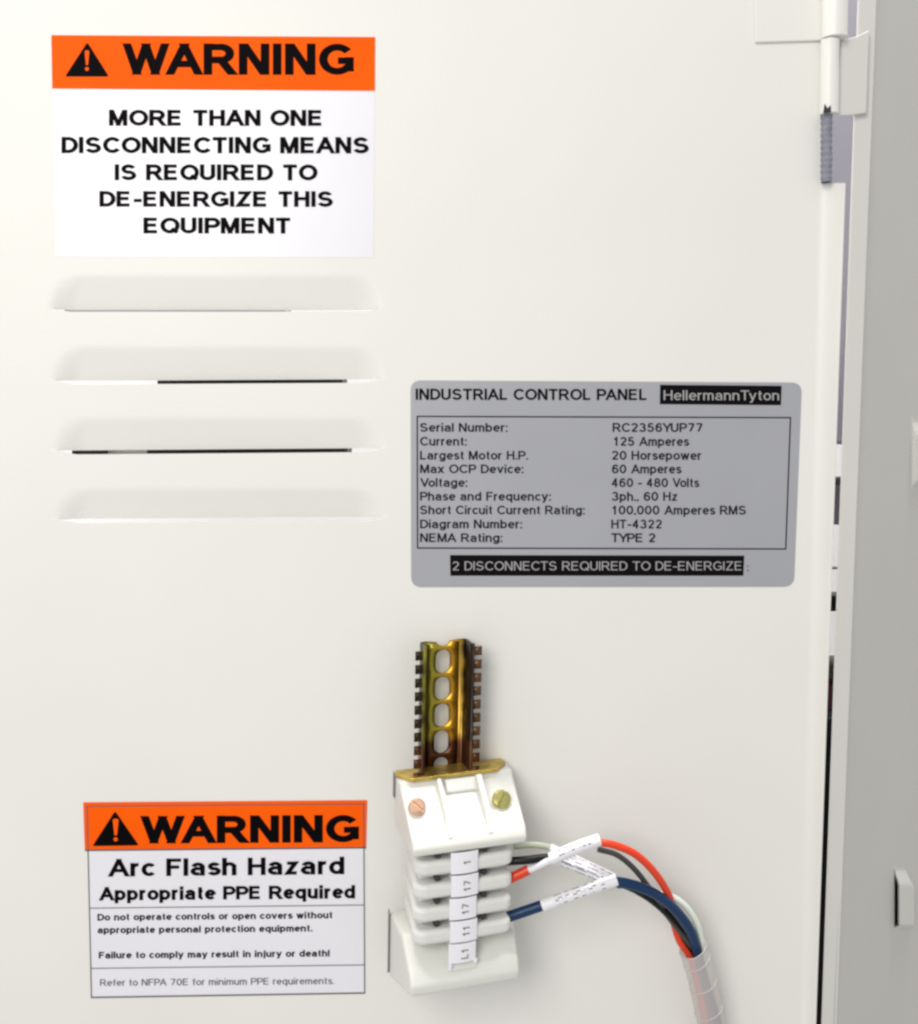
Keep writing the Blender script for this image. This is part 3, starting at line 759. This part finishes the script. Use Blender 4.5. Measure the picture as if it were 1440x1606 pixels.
# --- marker strip over the fronts
ms = thing('marker_strip', 'white marker strip with small printed marks running down the fronts of the terminal blocks', 'marker strip', L(uc, vB, 42))
marks = ['1', '17', '17', '11', 'L1']
us = ufor(728.5, vB+2*PT, 43)
for k in range(5):
    va = vB+0.5+k*PT; vb_ = va+PT-0.8
    w0 = 42.2; dx = (-0.05, 0.3, -0.3, 0.25, -0.2)[k]
    lp = []
    for t in range(7):
        s = t/6*2-1; lp.append((us+s*6.6+dx, w0+0.9*(1-s*s)))
    back = [(u, w_-0.8) for u, w_ in reversed(lp)]
    loop = lp+back
    v, f = hexa([L(u, va, w_) for u, w_ in loop], [L(u, vb_ if k < 4 else vb_-1.0, w_) for u, w_ in loop])
    mt = mesh('marker_tag', v, f, TAG, ms, bevel=0.0003)
    gv, gf = glyphs(marks[k], 0.13); lo, hi = 0, 1; a = min(p[0] for p in gv); b = max(p[0] for p in gv)
    hgt = 3.4; wid = (b-a)/(hi-lo)*hgt*1.15
    out = []
    for p in gv:
        cx = (p[0]-(a+b)/2)/(b-a)*wid; cy = (p[1]-lo)/(hi-lo)*hgt-hgt/2
        uu = us+0.9-cy; out.append(L(uu+dx, (va+vb_)/2-cx, w0+1.1+0.01*p[2]))
    mesh('lettering', out, gf, INKG, mt, smooth='keep')
for du in (-6.2, 6.2):
    a = [(us+du-0.9, vB+5*PT-2.2), (us+du+0.9, vB+5*PT-2.2), (us+du+0.7, vB+5*PT+(1.6 if du < 0 else -0.4)), (us+du-0.9, vB+5*PT+(1.6 if du < 0 else -0.4))]
    v, f = hexa([L(u, v_, 42.9) for u, v_ in a], [L(u, v_, 42.1) for u, v_ in a]); mesh('strip_tab', v, f, TAG, ms)

# ================================================================== WIRES
def P(*a): return [at(x, y, Y) for x, y, Y in a]
def wire(name, label, paths, sleeves):
    """paths: list of (points, radius, material); sleeves: (points, radius)"""
    t = thing(name, label, 'wire', paths[0][0][0])
    for pts, r, m_, nm in paths:
        (v, f), _ = tube(pts, r, n=18, sub=10); mesh(nm, v, f, m_, t, smooth=True, smang=60)
    for pts, r, rows_ in sleeves:
        (v, f), frm = tube(pts, r, n=22, sub=10); sl = mesh('marker_sleeve', v, f, HEATW, t, smooth=True, smang=60)
        # small printed marks round the sleeve
        vv, ff = [], []
        N_ = len(frm)
        for (a0, t0, t1, n_) in rows_:
            for i in range(n_):
                tt = t0+(t1-t0)*i/max(1, n_-1); fi = int(tt*(N_-1)); p, nn, bn, rr, tg = frm[fi]
                for bar in random.sample(['v1', 'v2', 'h1', 'h2', 'd'], 4):
                    rr2 = rr+0.00008
                    def pt(da, dl):
                        a = R(a0)+da; return p+nn*math.cos(a)*rr2+bn*math.sin(a)*rr2+tg*dl
                    k = len(vv); ww = 0.00045; hh = 0.42; gl = 0.0015
                    if bar == 'v1': q = [pt(-hh, 0), pt(hh, 0), pt(hh, ww), pt(-hh, ww)]
                    elif bar == 'v2': q = [pt(-hh, gl), pt(hh, gl), pt(hh, gl+ww), pt(-hh, gl+ww)]
                    elif bar == 'h1': q = [pt(hh-.12, 0), pt(hh, 0), pt(hh, gl), pt(hh-.12, gl)]
                    elif bar == 'h2': q = [pt(-hh, 0), pt(-hh+.12, 0), pt(-hh+.12, gl), pt(-hh, gl)]
                    else: q = [pt(-hh, 0), pt(-hh, ww), pt(hh, gl+ww), pt(hh, gl)]
                    vv += q; ff.append((k, k+1, k+2, k+3))
        if vv: mesh('sleeve_print', vv, ff, INKS, sl, smooth='keep')
    return t
wire('green_wire', 'green and white wire leaving beside the upper end bracket and passing behind the blue wire',
     [(P((806, 1327, -.027), (834, 1325, -.029), (858, 1328, -.029), (880, 1336, -.029)), .0016, mat('green_white_wire', (0.42, 0.47, 0.36), 0.4), 'wire_core'),
      (P((955, 1378, -.0270), (985, 1394, -.0262), (1015, 1402, -.0255), (1048, 1404, -.0245), (1075, 1421, -.0235), (1093, 1449, -.022), (1101, 1480, -.020), (1106, 1508, -.018), (1120, 1552, -.015), (1133, 1612, -.013), (1142, 1690, -.012)), .0016, WWHITE, 'wire_core')],
     [(P((862, 1330, -.0295), (905, 1350, -.0300), (962, 1377, -.0285)), .0024, [(-35, .12, .9, 11)])])
wire('black_wire', 'black wire from the topmost terminal block, crossing into a printed white marker sleeve',
     [(P((792, 1351, -.0335), (825, 1349, -.0345), (850, 1346, -.034), (874, 1345, -.033)), .0020, WBLACK, 'wire_core'),
      (P((955, 1383, -.0262), (990, 1393, -.0262), (1022, 1411, -.0252), (1053, 1440, -.023), (1081, 1482, -.0195), (1104, 1535, -.0165), (1118, 1600, -.0145), (1126, 1690, -.0135)), .0019, WBLACK, 'wire_core')],
     [(P((866, 1345, -.0335), (912, 1362, -.0325), (966, 1385, -.0275)), .0026, [(-40, .1, .88, 13), (15, .15, .8, 11)])])
wire('red_wire', 'red wire from the second terminal block through a white sleeve into a wide upper arc',
     [(P((792, 1381, -.033), (806, 1375, -.0335), (829, 1364, -.034)), .0024, WRED, 'wire_core'),
      (P((934, 1321, -.036), (962, 1325, -.0355), (997, 1340, -.034), (1028, 1370, -.0315), (1050, 1407, -.0265), (1056, 1442, -.0205), (1066, 1475, -.0195), (1083, 1502, -.0185), (1096, 1550, -.0165), (1107, 1612, -.0165), (1113, 1690, -.0155)), .0019, WRED, 'wire_core')],
     [(P((826, 1366, -.034), (848, 1356, -.0355), (868, 1347, -.0375)), .0017, []),
      (P((864, 1347, -.0375), (900, 1331, -.0385), (940, 1317, -.0365)), .0030, [(-40, .2, .75, 7)])])
wire('grey_wire', 'thin dark grey wire running under the red arc and behind the blue wire',
     [(P((938, 1332, -.031), (968, 1341, -.0305), (996, 1364, -.029), (1022, 1398, -.0265), (1050, 1440, -.0235), (1080, 1478, -.021), (1098, 1505, -.0175), (1110, 1560, -.0155), (1122, 1690, -.0145)), .0014, WGREY, 'wire_core')], [])
wire('blue_wire', 'thick dark blue wire leaving the third terminal block through a long white sleeve',
     [(P((788, 1441, -.032), (815, 1432, -.0335), (856, 1418, -.0345)), .0026, WBLUE, 'wire_core'),
      (P((958, 1382, -.033), (985, 1386, -.0325), (1020, 1398, -.031), (1053, 1421, -.0285), (1078, 1451, -.0255), (1090, 1478, -.0225), (1097, 1506, -.0190), (1109, 1555, -.0165), (1127, 1615, -.0155), (1134, 1690, -.0145)), .0025, WBLUE, 'wire_core')],
     [(P((850, 1421, -.0345), (905, 1401, -.0345), (967, 1380, -.0330)), .0029, [(-62, .2, .7, 7), (-5, .22, .8, 6)])])
# clear sleeve round the bundle
cs = thing('cable_sleeve', 'milky clear plastic sleeve round the wire bundle at the bottom right', 'cable sleeve', at(1092, 1490, -.018))
path = P((1087, 1488, -.0195), (1098, 1525, -.0180), (1108, 1568, -.0165), (1117, 1620, -.0150), (1123, 1700, -.0145))
(v, f), frm = tube(path, .0070, n=32, sub=12, cap=False); mesh('sleeve_tube', v, f, JACKET, cs, smooth='keep')
for p in cs.children[0].data.polygons: p.use_smooth = True
for t0 in (0.0, 0.14, 0.36, 0.60, 0.84):
    i = int(t0*(len(frm)-1)); p, nn, bn, rr, tg = frm[i]; V = []; Fc = []; n = 36; k_ = 10; r2 = 0.0003
    for a in range(n):
        A = 2*math.pi*a/n; d = nn*math.cos(A)+bn*math.sin(A)
        for b in range(k_):
            B = 2*math.pi*b/k_; V.append(p+d*(0.0071+r2*math.cos(B))+tg*(r2*1.4*math.sin(B)+0.0016*math.sin(A)))
    for a in range(n):
        for b in range(k_): Fc.append((a*k_+b, a*k_+(b+1) % k_, ((a+1) % n)*k_+(b+1) % k_, ((a+1) % n)*k_+b))
    mesh('sleeve_ring', V, Fc, JACKET, cs, smooth=True, smang=80)
